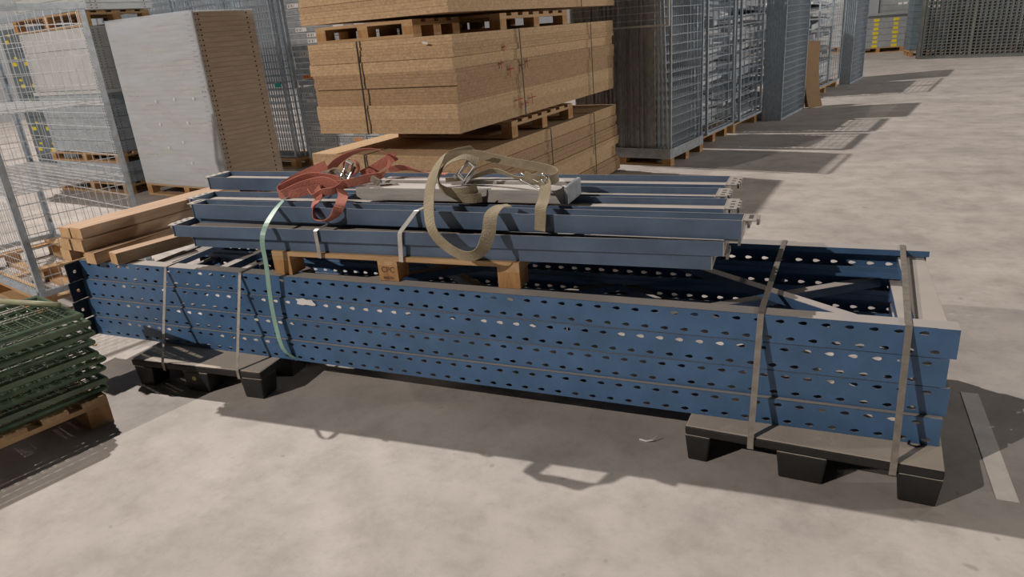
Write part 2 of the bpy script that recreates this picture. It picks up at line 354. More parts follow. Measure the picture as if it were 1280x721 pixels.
# ------------------------------------------------------------------ blue beams
def beam(x0, x1, y0, y1, W, z, label, h=.0575, conn=(1, 1), flip=False, lip=False):
    yaw = math.atan2(y1-y0, x1-x0); L = math.hypot(x1-x0, y1-y0)
    t = thing('rack_beam', label, 'beam', (x0, y0, z), yaw, 'blue rack beams piled on the small pallet')
    mb = MB(); th = .003
    mb.bx(0, L, 0, th, 0, h); mb.bx(0, L, W-th, W, 0, h); mb.bx(0, L, th, W-th, h-.031, h-.028)
    mb.bx(0, L, th, .012, 0, th); mb.bx(0, L, W-.012, W-th, 0, th)
    mb.build('channel', BLUEB, t)
    for s in (0, 1):
        xe = -.004 if s == 0 else L
        if not conn[s]:
            MB().bx(xe, xe+.004, 0, W, 0, h).build('end_plate', BLUEB, t); continue
        c = MB(); y0c, y1c = -.004, W+.006
        c.bx(xe, xe+.004, y0c, y1c, 0.001, h-.001)
        e = MB(); xo = xe if s == 0 else xe+.004
        xa, xb = (xo-.045, xo) if s == 0 else (xo, xo+.045)
        e.bx(xa, xb, y0c+.015, y1c, h-.006, h-.002)
        ep = c.build('end_plate', BLUEB if s == 0 else CONN, t); 
        fl_ = e.build('connector_flange', CONN, t)
        n = 3
        for i in range(n):
            yy = y0c+.04+i*(W-.04)/n
            xm = (xa+xb)/2
            MB().bx(xm-.006, xm+.010, yy, yy+.012, h-.0025, h-.0012).build('slot', HOLE, fl_)
            hk = MB(); xk = xa-.010 if s == 0 else xb
            hk.bx(xk, xk+.010, yy, yy+.022, h-.026, h-.002); hk.build('hook', CONN, fl_)
    return t
ZB = ZT+.116+.001
bl = 'blue steel beam in the pile, '
beam(-1.20, 1.318, .020, .112, .16, ZB, bl+'lowest one at the front')
beam(-1.285, 1.360, -.014, .106, .16, ZB+.058, bl+'front one on top of the lowest')
for i, (yy, xa, xb) in enumerate(((.335, -1.20, 1.34), (.56, -1.22, 1.24))):
    beam(xa, xb, yy, yy+.01, .16, ZB, bl+('bottom layer under the grey bar' if i == 0 else 'bottom layer at the back'), conn=(1, 1))
    beam(xa+.05, xb+.03, yy, yy+.01, .16, ZB+.058, bl+('middle layer under the grey bar' if i == 0 else 'middle layer at the back'))
Z2 = ZB+.117
beam(-1.27, 1.420, .118, .128, .095, Z2, bl+'narrow plain faced one in the second row', h=.075)
beam(-1.385, 1.335, .222, .285, .17, Z2, bl+'top level, directly before the grey bar', h=.075)
beam(-.95, 1.275, .475, .485, .155, Z2, bl+'short one just behind the grey bar', h=.075)
beam(-1.78, 1.290, .735, .700, .185, Z2, bl+'longest one at the far side', h=.075)

# grey square block on top
zb = Z2+.0755
o = MB(); o.bx(0, 1.075, 0, .165, 0, .066); o.bx(.0, 1.075, .165, .18, 0, .058)
gb = thing('square_bar', 'grey weathered square bar lying across the blue beams under the straps', 'bar', (-.372, .285, zb), D2R(.4))
MB().bx(0, 1.055, 0, .105, 0, .060).build('front_bar', GREYB, gb, bevel=.004)
MB().bx(.08, 1.055, .112, .185, 0, .074).build('rear_bar', GREYB, gb, bevel=.004)
MB().bx(1.056, 1.072, -.002, .187, 0, .078).build('end_cap', GALVD, gb, bevel=.003)

# ------------------------------------------------------------------ bands around the load
def band(name, label, pts, wids, width, mt, th=.0012, sub=5, cat='strap', sm=True, group=None):
    P = smoothpts(pts, sub) if sm else [Vector(p) for p in pts]
    if isinstance(wids, tuple): W_ = [wids]*len(P)
    else: W_ = smoothpts(wids, sub) if sm else wids
    return tag(MB().ribbon(P, W_, width, th).build(name, mt), label, cat, group)
XA = (1, 0, 0)
ZU = ZT+.0015
gs = 'flat bands tying the frames to the pallets'
def tie(xb_, xt_, yb_, xf_, label, width=.022, zlow=.105):
    pts = [(xb_, yb_+.06, .104), (xb_, yb_-.002, .104), (xb_, yb_-.002, .150), (xt_, -.006, ZU-.012), (xt_, -.002, ZU), (xt_, .03, ZU+.001), (xf_, FD-.01, ZU+.001), (xf_, FD+.004, ZU), (xf_, FD+.006, .16)]
    return band('tie_band', label, pts, XA, width, BAND, sm=False, group=gs)
tie(1.505, 1.510, -.138, 1.545, 'flat steel band around the frames, left one at the right end')
tie(1.965, 1.978, -.167, 2.03, 'flat steel band around the frames nearest the right end')
tie(-1.345, -1.430, -.228, -1.46, 'flat steel band around the frames near the timber offcuts', .017)
tie(-.876, -.925, -.199, -.95, 'flat steel band around the frames left of the mint band', .017)
# mint band
band('mint_band', 'loose mint green plastic band hanging from the red strap down the frames',
     [(-.737, .21, .915), (-.715, .10, .885), (-.685, -.02, .835), (-.689, -.055, .77), (-.697, -.052, .653), (-.714, -.052, .491), (-.711, -.058, .348), (-.687, -.066, .226), (-.655, -.02, .145)],
     [(.9, .3, .3), (.9, .4, .1), (1, .3, 0), (1, .1, 0), (1, 0, 0), (1, 0, 0), (1, 0, 0), (1, 0, 0), (1, .2, 0)], .026, MINT, group='bands')
Z1T = ZB+.058+.0575
band('beam_band', 'short silver band over the two front beams, left one', [(-.43, .17, Z1T+.0015), (-.43, .03, Z1T+.0015), (-.43, .014, Z1T-.004), (-.43, .015, ZB+.03), (-.435, .018, ZB-.02)], XA, .02, BANDS, sm=False, group='bands on the beams')
band('beam_band', 'long silver band slanting over the beams left of the khaki strap', [(.066, .20, Z2+.0775), (.06, .120, Z2+.0775), (.052, .114, Z2+.072), (.012, .036, Z1T+.004), (.008, .034, Z1T-.01), (-.005, .036, ZB-.02)], XA, .022, BANDS, sm=False, group='bands on the beams')

# ------------------------------------------------------------------ ratchet straps
ks = thing('khaki_strap', 'khaki webbing lashing strap looped over the grey bar and beams', 'strap', (.3, .3, zb))
def web(root, pts, wids, width, mt, th=.003, sub=6, name='webbing'):
    P = smoothpts(pts, sub); W_ = smoothpts(wids, sub) if not isinstance(wids, tuple) else [wids]*len(P)
    off = root.location
    return MB().ribbon([p-off for p in P], W_, width, th).build(name, mt, root, smooth=False)
Zz = (0, 0, 1)
web(ks, [(.236, .36, 1.127), (.128, .33, 1.111), (.114, .24, 1.064), (.129, .14, 1.001), (.160, .05, .919), (.210, -.02, .844), (.285, -.045, .787), (.374, -.055, .758), (.44, -.05, .784), (.455, .0, .845), (.447, .05, .90), (.455, .11, .922), (.49, .15, .921)],
    [(.2, -.8, .4), (.5, -.8, .2), (.8, -.5, .1), (1, -.3, .1), (1, -.2, .2), (.8, -.3, .4), (.5, -.3, .7), (.1, -.4, .8), (-.4, -.6, .5), (-.9, -.4, .2), (-1, -.2, .1), (-1, .2, 0), (-.7, .7, 0)], .056, KHAKI)
web(ks, [(.041, .42, 1.050), (.122, .46, 1.085), (.219, .47, 1.071), (.382, .46, 1.04), (.525, .44, 1.022), (.61, .40, 1.012), (.641, .34, 1.002), (.622, .285, .998), (.572, .262, 1.005), (.520, .262, 1.022)],
    [(0, -.3, 1)]*10, .045, KHAKI)
web(ks, [(.600, .27, 1.008), (.622, .235, .985), (.634, .18, .945), (.644, .112, .924), (.644, .100, .88), (.640, .096, .832)], [(1, -.2, 0)]*6, .052, KHAKI)
web(ks, [(.287, .30, 1.075), (.233, .28, 1.099), (.165, .25, 1.075), (.121, .235, 1.025), (.131, .225, .975), (.187, .215, .955), (.266, .215, .960), (.297, .25, .97)],
    [(.3, -.7, -.6), (.3, -.8, -.3), (.5, -.8, 0), (.6, -.7, 0), (.2, -.4, .8), (0, -.3, 1), (0, -.3, 1), (0, -.2, 1)], .046, KHAKI)
web(ks, [(.160, .235, .950), (.224, .215, .932), (.283, .21, .930), (.325, .23, .932)], [(0, -.35, .9)]*4, .046, KHAKI)
web(ks, [(.10, .33, .985), (.20, .38, .985), (.33, .37, 1.02), (.45, .33, 1.0), (.54, .30, .995)], [(0, -.6, .8), (0, -.8, .6), (0, -.5, .8), (0, -.7, .6), (0, -.5, .8)], .03, KHAKI)
def ratchet(root, c, ax, upv, mt=CHROME, s=1.0):
    c = Vector(c)-root.location; ax = Vector(ax).normalized(); u = Vector(upv); u = (u-ax*u.dot(ax)).normalized(); v = ax.cross(u)
    r = MB()
    for sg in (-1, 1):
        r.bar(c+v*.026*s*sg-u*.045*s, c+v*.026*s*sg+u*.045*s, .003, .03*s, ax)
    r.build('ratchet_frame', mt, root)
    MB().tube([c-v*.03*s-u*.02*s, c+v*.03*s-u*.02*s], .010*s, 12).build('spool', mt, root, smooth=False)
    hd = MB(); 
    for sg in (-1, 1): hd.bar(c+v*.021*s*sg-u*.02*s, c+v*.021*s*sg+u*.05*s+ax*.03*s, .003, .02*s, ax)
    hd.tube([c-v*.024*s+u*.052*s+ax*.03*s, c+v*.024*s+u*.052*s+ax*.03*s], .011*s, 12)
    hd.build('handle', mt, root)
ratchet(ks, (.225, .285, 1.02), (.2, -.8, .5), (.6, 0, .8))
hk = MB(); off = ks.location
for sg in (-.012, .012):
    hk.tube([Vector(p)-off+Vector((0, sg*.6, sg)) for p in smoothpts([(.50, .262, 1.018), (.545, .258, 1.000), (.590, .252, .982), (.612, .25, .985), (.618, .252, 1.003), (.600, .256, 1.018)], 4)], .0045, 8)
hk.build('hook', CHROME, ks, smooth=True)

rs = thing('red_strap', 'faded red webbing lashing strap bundled on the left end of the grey bar', 'strap', (-.5, .3, zb))
web(rs, [(-.61, .42, 1.010), (-.536, .42, 1.063), (-.432, .42, 1.102), (-.322, .42, 1.112), (-.263, .42, 1.085), (-.24, .40, 1.039), (-.258, .36, 1.000), (-.315, .33, .990), (-.398, .275, .975), (-.502, .262, .962), (-.602, .245, .948), (-.69, .22, .932), (-.767, .215, .925), (-.799, .24, .940), (-.776, .30, .970), (-.699, .36, 1.006), (-.609, .40, 1.038)],
    [(-.5, -.7, .5), (-.4, -.8, .4), (-.2, -.9, .3), (0, -.9, .3), (.5, -.8, .2), (.8, -.6, 0), (.3, -.5, .6), (0, -.4, .9), (0, -.3, 1), (0, -.3, 1), (0, -.3, 1), (0, -.3, 1), (0, -.2, 1), (0, 0, 1), (0, .2, 1), (0, .2, 1), (0, .2, 1)], .046, RED)
web(rs, [(-.770, .235, .955), (-.700, .26, .985), (-.62, .29, 1.005), (-.53, .30, 1.000), (-.45, .285, .985)], [(0, -.5, .8), (0, -.6, .8), (0, -.6, .8), (.2, -.6, .7), (.3, -.4, .8)], .05, RED)
web(rs, [(-.745, .205, .932), (-.66, .225, .965), (-.58, .25, .985), (-.50, .255, .990), (-.43, .26, .955)], [(0, -.4, .9)]*5, .046, RED)
web(rs, [(-.560, .24, .962), (-.522, .195, .925), (-.514, .155, .908), (-.488, .100, .885), (-.465, .080, .853), (-.417, .075, .843), (-.362, .080, .868), (-.345, .115, .912), (-.385, .20, .938), (-.434, .25, .960)],
    [(1, -.3, .3), (1, -.5, 0), (1, -.5, 0), (.5, -.8, .2), (.2, -.9, .2), (0, -.9, .3), (-.3, -.9, .2), (-.8, -.5, .2), (-.8, -.4, .3), (-.5, -.4, .6)], .046, RED)
web(rs, [(-.60, .225, .945), (-.555, .20, .925), (-.50, .205, .945), (-.44, .22, .955), (-.40, .25, .985)], [(0, -.5, .8), (.2, -.6, .6), (0, -.4, .9), (.3, -.4, .8), (.5, 0, .8)], .042, RED)
web(rs, [(-.282, .455, 1.005), (-.197, .47, 1.012), (-.131, .47, .998), (-.053, .475, .985), (.03, .475, .981)], [(0, -.5, .8), (0, -.6, .7), (0, -.8, .5), (0, -1, .1), (0, -1, 0)], .04, RED)
web(rs, [(-.42, .42, .985), (-.374, .44, 1.003), (-.306, .46, 1.039), (-.238, .47, 1.072)], [(-.5, -.2, .8)]*4, .046, RED)
web(rs, [(-.418, .32, .995), (-.383, .34, 1.02), (-.394, .36, 1.058), (-.441, .37, 1.072), (-.463, .35, 1.053), (-.441, .32, 1.008)], [(.3, -.9, .2)]*6, .04, RED)
ratchet(rs, (-.425, .325, 1.022), (.1, -.9, .4), (.4, .1, .9), CHROME, .8)
rp = MB(); off = rs.location
for k in range(5):
    a = [(-.57+.012*k+.02*math.sin(j*1.1+k), .335+.01*math.cos(j*1.3+k)-.006*k, .985+.012*k*.5+.028*math.sin(j*.9)) for j in range(8)]
    rp.tube([Vector(p)-off for p in smoothpts([(x+.018*j, y, z) for j, (x, y, z) in enumerate(a)], 3)], .005, 6)
rp.build('hook_cord', ROPE, rs, smooth=True)
MB().box((0, 0, 0), (.045, .012, .03), Matrix.Rotation(.5, 3, 'Y')).build('hook', ROPE, rs, Vector((-.262, .30, .985))-off)

# ------------------------------------------------------------------ timber offcuts at the left
def timber(label, p, q, w_, h_, end=True):
    p = Vector(p); q = Vector(q); yaw = math.atan2(-(q.x-p.x), q.y-p.y); L = (Vector((q.x, q.y))-Vector((p.x, p.y))).length
    t = thing('timber_offcut', label, 'timber', p, yaw, 'timber offcuts on the left end of the frames')
    MB().bx(-w_/2, w_/2, .003, L-.003, 0, h_).build('squared_length', TIMBER, t, bevel=.003)
    pbox('end_grain', t, TIMBERE, (0, .0015, h_/2), (w_*.98, .003, h_*.97)); return t
zz = ZT+.001
tl = 'sawn timber length on the frames, '
timber(tl+'lower row far left, in shade', (-2.16, -.02, zz), (-2.10, .70, zz), .085, .066)
timber(tl+'short stub in the lower row', (-2.045, .02, zz), (-1.99, .66, zz), .075, .066)
timber(tl+'lower row with its end hanging over the edge', (-1.93, -.045, zz), (-1.86, .69, zz), .090, .066)
timber('short rough split timber length at the right of the offcuts', (-1.775, -.025, zz), (-1.655, .40, zz), .085, .066)
z2 = zz+.067
timber(tl+'middle layer, left one', (-2.125, -.03, z2), (-2.01, .93, z2), .10, .062)
timber(tl+'middle layer, right one under the top pair', (-2.005, -.045, z2), (-1.88, .93, z2), .105, .066)
timber(tl+'top layer at the left rear', (-2.13, -.01, z2+.063), (-2.00, 1.02, z2+.063), .10, .058)
timber(tl+'top layer, long one leading to the beams', (-2.015, -.025, z2+.067), (-1.875, 1.02, z2+.067), .105, .060)

# ------------------------------------------------------------------ green mesh panel stack, lower left
GY = D2R(-15); GO = Vector((-1.36, -.535, 0))
wood_pallet('rough wooden pallet under the green mesh panels at the left edge', tuple((GO+Matrix.Rotation(GY, 3, 'Z') @ Vector((-.60, -1.14, 0))).xy), GY, .62, 1.12, boards=7)
gw = MB(); Wg, Lg = .52, 1.25
for k in range(1, 13): gw.bar((-Wg*k/13, -Lg+.01, .012), (-Wg*k/13, -.01, .012), .004)
for k in range(1, 26): gw.bar((-Wg+.01, -Lg*k/26, .016), (-.01, -Lg*k/26, .016), .004)
GWM = gw.mesh('wire_mesh', GREEN)
gr = MB(); gr.bx(-.030, 0, -Lg, 0, .022, .025); gr.bx(-.003, 0, -Lg, 0, 0, .022); GRA = gr.mesh('side_rail', GREEN)
gl = MB(); gl.tube([(-Wg+.014, -Lg, .014), (-Wg+.014, 0, .014)], .014, 10); GRB = gl.mesh('side_rail', GREEN)
ge = MB(); ge.tube([(-Wg+.02, 0, .012), (-.01, 0, .012)], .012, 8); GRE = ge.mesh('end_rail', GREEN)
gt = MB(); gt.tube([(-.014, -Lg, .014), (-.014, 0, .014)], .015, 10); GRT = gt.mesh('tube_rail', GREEN)
names = ['lowest', 'second lowest', 'third lowest', 'fourth from below', 'fifth from below', 'fourth from the top', 'third from the top', 'second from the top', 'topmost']
random.seed(3)
z = .146
for i in range(9):
    o = Matrix.Rotation(GY, 3, 'Z') @ Vector((random.uniform(-.02, .02), random.uniform(-.03, .03)+(.02 if i == 8 else 0), 0))+GO
    t = thing('green_mesh_grid', 'green steel mesh panel in the stack at the left edge, ' + names[i], 'mesh panel', (o.x, o.y, z), GY+random.uniform(-.012, .012), 'green mesh panels stacked at the left')
    put('side_rail', GRA if i % 3 == 1 else GRT, t); put('side_rail', GRB, t)
    put('end_rail', GRE, t); put('end_rail', GRE, t, (0, -Lg+.02, 0)); put('wire_mesh', GWM, t)
    z += .047
tb = Matrix.Rotation(GY, 3, 'Z')
tag(MB().tube([(-1.92, -.585, z+.012), (-1.50, -.545, z+.012)], .013, 10).build('loose_tube', GREENT, smooth=True), 'loose pale green tube lying on the topmost green mesh panel', 'tube')

# ------------------------------------------------------------------ galvanised mesh cart at the left
CY = D2R(-15); CO = (-3.13, .345)
wood_pallet('wooden pallet carrying the galvanised mesh cage at the left', tuple((Vector((*CO, 0))+Matrix.Rotation(CY, 3, 'Z') @ Vector((-1.85, -.01, 0))).xy), CY, 1.85, .80, bh=.068, boards=2)
def wire_grid(w_, h_, nx, nz, r=.0022, rz=.003):
    mb = MB()
    for k in range(1, nx): mb.bar((w_*k/nx, 0, 0), (w_*k/nx, 0, h_), r*2)
    for k in range(1, nz): mb.bar((0, .004, h_*k/nz), (w_, .004, h_*k/nz), rz*2)
    return mb
ct = thing('mesh_cage', 'galvanised wire mesh cage with two wire shelves at the left', 'cage', (*CO, .138), CY)
CW, CD, CH = 1.85, .78, 1.85
for x, y in ((0, 0), (0, CD), (-CW, 0), (-CW, CD)):
    mb = MB(); sx = -1 if x == 0 else 1; sy = 1 if y == 0 else -1
    mb.bx(x, x+sx*.042, y, y+sy*.003, 0, CH); mb.bx(x, x+sx*.003, y, y+sy*.042, 0, CH); mb.build('corner_post', GALV, ct)
for zr, nm in ((.02, 'base_rail'), (CH-.02, 'top_rail')):
    for (a, b) in (((0, 0), (0, CD)), ((0, CD), (-CW, CD)), ((-CW, CD), (-CW, 0)), ((-CW, 0), (0, 0))):
        MB().bar((*a, zr), (*b, zr), .03, .04).build(nm, GALV, ct)
g = wire_grid(CD, CH-.06, 15, 18, .0013, .0024).mesh('side_mesh', GALVB)
o = put('side_mesh', g, ct, (-.004, 0, .03), math.pi/2); o = put('side_mesh', g, ct, (-CW+.004, 0, .03), math.pi/2)
g = wire_grid(CW, CH-.06, 14, 18, .0013, .0022).mesh('rear_mesh', GALVB); put('rear_mesh', g, ct, (-CW, CD-.01, .03))
g = wire_grid(CW, .62, 36, 12, .0013, .0014).mesh('front_mesh', GALVB); put('front_mesh', g, ct, (-CW, .006, .03))
def shelf(zs):
    mb = MB()
    for k in range(1, 40): mb.bar((-CW*k/40, .0, zs), (-CW*k/40, CD, zs), .004)
    for k in range(0, 13): mb.bar((-CW, CD*k/12, zs+.005), (0, CD*k/12, zs+.005), .005)
    for y in (0.01, CD-.01): mb.bar((-CW, y, zs-.012), (0, y, zs-.012), .012, .022)
    mb.build('wire_shelf', GALVB, ct)
shelf(.69); shelf(1.20)

# ------------------------------------------------------------------ particle board bundles
BY = D2R(-6.3)
def bundle(label, corner, z0, z1, W, L, th, seed, prints=False, left_bands=((.95,)), side_bands=(.9, 2.5), tilt=0):
    random.seed(seed); t = thing('board_bundle', label, 'board stack', (*corner, z0), BY, 'strapped particle board bundles')
    z = 0; i = 0; gx = gy = 0; mats = (CHIP, CHIPL, CHIP, CHIPD)
    mt = CHIP; left = 0
    while z+th <= z1-z0+1e-6:
        if left <= 0:
            left = random.randint(2, 6); gx = random.uniform(-.03, .012); gy = random.uniform(-.02, .025); mt = random.choice(mats)
        left -= 1
        pbox('board', t, mt, (-W/2+gx+random.uniform(-.003, .003), L/2+gy+random.uniform(-.003, .003), z+th/2), (W, L, th-.0005)); z += th
    top = z
    for x in left_bands:
        mb = MB(); mb.ribbon([(-x, .3, top+.001), (-x, -.024, top+.001), (-x, -.026, top-.02), (-x-.01, -.026, 0), (-x-.01, .3, -.002)], [XA]*5, .016, .002); mb.build('band', BLACKB, t)
    for y in side_bands:
        mb = MB(); mb.ribbon([(-.4, y, top+.001), (.018, y, top+.001), (.020, y, top-.02), (.020, y+.02, 0), (-.3, y+.02, -.002)], [(0, 1, 0)]*5, .016, .002); mb.build('band', BLACKB, t)
    if prints:
        for (y, zc_, s) in ((.62, .44, .03), (.75, .38, .05), (.95, .40, .03), (1.05, .42, .04), (.68, .56, .025), (.86, .13, .05), (1.1, .12, .045), (.98, .09, .03)):
            mb = MB(); x = .0165
            mb.bx(x, x+.0008, y, y+.012, zc_-s, zc_+s); mb.bx(x, x+.0008, y, y+s*1.6, zc_+s*.2, zc_+s*.2+.010); mb.build('red_marking', REDINK, t)
    return t
BC = (-.762, 2.205)
lowb = bundle('lowest strapped bundle of particle boards, half lit on top', (-.74, 2.24), .02, .742, 1.58, 3.06, .0222, 11, side_bands=(1.35, 2.35), left_bands=(1.0,))
midb = bundle('middle strapped bundle of particle boards with red marker writing', BC, .905, 1.600, 1.385, 3.08, .0217, 12, True, left_bands=(.86,), side_bands=(.95, 2.42))
topb = bundle('uppermost bundle of particle boards cut off by the picture top', (-.75, 2.16), 1.745, 2.75, 1.40, 3.14, .0222, 13, left_bands=(), side_bands=(2.2,))
def rel(lx, ly): 
    v = Matrix.Rotation(BY, 3, 'Z') @ Vector((lx, ly, 0)); return (BC[0]+v.x, BC[1]+v.y)
wood_pallet('wooden pallet between the lowest and middle board bundles, rear one', rel(-1.22, .78), BY, 1.2, 1.22, z=.7425, boards=7, bh=.072)
wood_pallet('wooden pallet between the middle and uppermost board bundles, rear one', rel(-1.22, .72), BY, 1.2, 1.25, z=1.6005, boards=7, bh=.056)
wood_pallet('wooden pallet between the middle and uppermost board bundles, front one', rel(-1.30, .02), BY, .95, .62, z=1.6005, boards=4, bh=.056)
tag(pbox('paper_scrap', None, PAPER, (0, 0, 0), (.05, .004, .015)), 'crumpled white paper scrap stuck to the middle board bundle front', 'paper')
bpy.data.objects['paper_scrap'].location = (*rel(-.22, -.03), 1.555); bpy.data.objects['paper_scrap'].rotation_euler = (.2, .2, BY)

# ------------------------------------------------------------------ film wrapped stack of perforated sheets
WY = D2R(-8.5); WO = (-4.43, 3.45)
wood_pallet('wooden pallet under the film wrapped sheet stack', tuple((Vector((*WO, 0))+Matrix.Rotation(WY, 3, 'Z') @ Vector((-1.6, .01, 0))).xy), WY, 1.6, .82)
ws = thing('sheet_stack', 'tall film wrapped stack of perforated galvanised shelf sheets', 'sheet stack', (*WO, .146), WY)
n = 36; hz = 1.87/n
random.seed(5)
for i in range(n):
    pbox('sheet', ws, GALVW, (-.81, .415+random.uniform(-.002, .002), hz*(i+.5)), (1.60, .80, hz-.002))
mb = MB()
for i in range(n):
    for y in (.055, .095, .72): mb.bx(-.0095, -.0065, y-.008, y+.008, hz*(i+.35), hz*(i+.35)+.016)
    for x in (.04, .08): mb.bx(-x-.022, -x-.006, .0105, .0135, hz*(i+.35), hz*(i+.35)+.016)
o = mb.build('punched_hole', HOLE, ws); o['kind'] = 'stuff'
# stretch film: rounded shell round the front, left, rear; open at most of the right side
mb = MB(); path = [(.004, .045), (.004, .02), (-.02, .002), (-.5, -.006), (-1.0, -.004), (-1.59, .002), (-1.615, .03), (-1.615, .80), (-1.59, .826), (-.02, .826), (.002, .80)]
V = []; F = []; nz_ = 12
for k in range(nz_+1):
    for j, (x, y) in enumerate(path): V.append((x, y, .0+1.885*k/nz_))
nn = len(path)
for k in range(nz_):
    for j in range(nn-1): F.append((k*nn+j, k*nn+j+1, (k+1)*nn+j+1, (k+1)*nn+j))
b0 = len(V); V += [(-1.61, 0, 1.886), (.003, 0, 1.886), (.003, .822, 1.886), (-1.61, .822, 1.886)]; F.append((b0, b0+1, b0+2, b0+3))
mb.add(V, F); mb.build('stretch_film', FILM, ws)
mb = MB()
for (x, zc_) in ((.95, .98), (.60, 1.0), (.98, .72), (.45, .74), (.62, .52), (.92, .45), (.25, 1.0), (.55, .28)): mb.bx(-x-.015, -x+.015, -.011, -.0095, zc_, zc_+.03)
for k, (x, zc_) in enumerate(((.95, .98), (.60, 1.0), (.98, .72), (.45, .74), (.62, .52), (.92, .45), (.25, 1.0), (.55, .28))):
    pbox('white_tag', ws, PAPER, (-x, -.0105, zc_), (.03, .0015, .03))

# ------------------------------------------------------------------ grey sheet piles behind the cage
GP = (-6.24, 3.62); GYW = D2R(-8)
def gl2(lx, ly): 
    v = Matrix.Rotation(GYW, 3, 'Z') @ Vector((lx, ly, 0)); return (GP[0]+v.x, GP[1]+v.y)
def sheet_pile(label, z0, z1, W, Dp, lx, ly, mt, th, holes=True, cat='sheet stack'):
    t = thing('panel_pile', label, cat, (*gl2(lx, ly), z0), GYW, 'grey panel piles behind the cage')
    n = max(1, int((z1-z0)/th)); th = (z1-z0)/n
    for i in range(n): pbox('panel', t, mt, (-W/2+random.uniform(-.006, .006), Dp/2, th*(i+.5)), (W, Dp, th-.004))
    if holes:
        mb = MB()
        for i in range(n):
            for q in range(max(1, int(th/.03))):
                zq = th*i+.012+q*.03
                for x in (.05, .09, W-.09, W-.05): mb.bx(-x-.006, -x+.006, -.002, .0, zq, zq+.010)
                for y in (.06, .12, Dp-.1): mb.bx(.007, .009, y-.006, y+.006, zq, zq+.010)
        o = mb.build('punched_hole', HOLE, t); o['kind'] = 'stuff'
    return t
wood_pallet('wooden pallet on the floor under the grey panel piles', gl2(-1.62, 0), GYW, 1.6, .85)
sheet_pile('low pile of grey steel panels at the foot of the panel tower', .146, .40, 1.56, .8, -.02, .02, GALVG, .09)
wood_pallet('wooden pallet in the middle of the grey panel tower', gl2(-1.62, 0), GYW, 1.6, .85, z=.402, bh=.05)
sheet_pile('pile of grey perforated panels behind the cage, middle tier', .525, 1.24, 1.50, .8, -.05, .02, GALVG, .12)
tag(pbox('cover_sheet', None, PALE, (*gl2(-.8, .42), 1.262), (1.62, .84, .04), GYW), 'white cover board between the grey panel tiers behind the cage', 'board')
sheet_pile('pile of pale perforated panels behind the cage, upper tier', 1.284, 2.0, 1.56, .82, -.02, .02, PALE, .18)
wood_pallet('dark gapped pallet on top of the pale panel pile', gl2(-1.62, 0), GYW, 1.6, .85, z=2.0, bh=.10)
sheet_pile('pale panels at the very top of the panel tower, cut by the picture top', 2.168, 2.45, 1.60, .82, .12, .0, PALE, .07)
# blue grey boxes with yellow marks further left
random.seed(9)
for c in range(3):
    for r_ in range(7):
        x = -1.92-.36*c; z0 = .02+r_*.30
        p = gl2(x, .45); t = thing('blue_grey_box', 'blue grey carton with yellow print, column %s from panels, row %s from floor' % (('one', 'two', 'three')[c], ('one', 'two', 'three', 'four', 'five', 'six', 'seven')[r_]), 'box', (*p, z0), GYW, 'blue grey cartons with yellow print')
        pbox('carton', t, SLATE, (-.17, .3, .147), (.345, .6, .293))
        pbox('yellow_print', t, YELLOW, (-.16+random.uniform(-.05, .05), -.001, .13), (.11, .002, .05)); pbox('yellow_print', t, YELLOW, (-.10+random.uniform(-.05, .05), -.001, .215), (.08, .002, .03))

# ------------------------------------------------------------------ galvanised mesh panels
def panel_mesh(name, w_, h_, nx, nz, fr=.022, r=.002, mt=GALV, mid=None, rz=None):
    mb = MB(); e = fr/2
    mb.bar((e, 0, 0), (e, 0, h_), fr); mb.bar((w_-e, 0, 0), (w_-e, 0, h_), fr); mb.bar((fr, 0, e), (w_-fr, 0, e), fr); mb.bar((fr, 0, h_-e), (w_-fr, 0, h_-e), fr)
    if mid:
        for q in mid: mb.bar((w_*q, 0, fr), (w_*q, 0, h_-fr), fr)
    wm = MB()
    for k in range(1, nx): wm.bar((w_*k/nx, 0, fr), (w_*k/nx, 0, h_-fr), r*2)
    for k in range(1, nz): wm.bar((fr, .003, h_*k/nz), (w_-fr, .003, h_*k/nz), (rz or r)*2)
    return mb.mesh('frame', mt), wm.mesh('wire_mesh', mt)
PMA = panel_mesh('mesh_panel', 1.2, 2.3, 24, 24, rz=.003)
PMB = panel_mesh('mesh_panel', .95, 2.35, 19, 26, rz=.003)
def panel(me, loc, rz, label, group, lean=0, lean2=0):
    t = thing('wire_mesh_screen', label, 'mesh panel', loc, 0, group); t.rotation_euler = (lean, lean2, rz)
    put('frame', me[0], t); put('wire_mesh', me[1], t); return t
# row of panels behind the wrapped stack
MW = D2R(-8); base = Vector((-4.95, 5.25, .0))
ax = Vector((math.cos(MW), math.sin(MW), 0)); ay = Vector((-math.sin(MW), math.cos(MW), 0))
nmz = ('right', 'middle', 'left', 'far left')
wood_pallet('wooden pallet under the mesh panel row behind the wrapped stack', tuple((base-ax*2.0+ay*.0).xy), MW, 2.0, .6, z=0)
wood_pallet('wooden pallet at the far end of the mesh panel row behind the wrapped stack', tuple((base-ax*4.1+ay*.0).xy), MW, 2.0, .6, z=0)
for c in range(4):
    for r_ in range(5):
        p = base-ax*(.99*(c+1))+ay*(.06+.085*r_+random.uniform(-.01, .01))
        panel(PMB, (p.x, p.y, .147), MW, ('front galvanised mesh panel of the %s pack behind the film wrapped stack' if r_ == 0 else 'inner galvanised mesh panel of the %s pack behind the film wrapped stack') % nmz[c], 'mesh panels behind the wrapped stack, %s pack' % nmz[c])
tag(pbox('teal_tape', None, TEAL, tuple(base-ax*.12+ay*.045+Vector((0, 0, 1.12))), (.12, .004, .05), MW), 'small teal tape on the mesh panel behind the wrapped stack', 'tape')

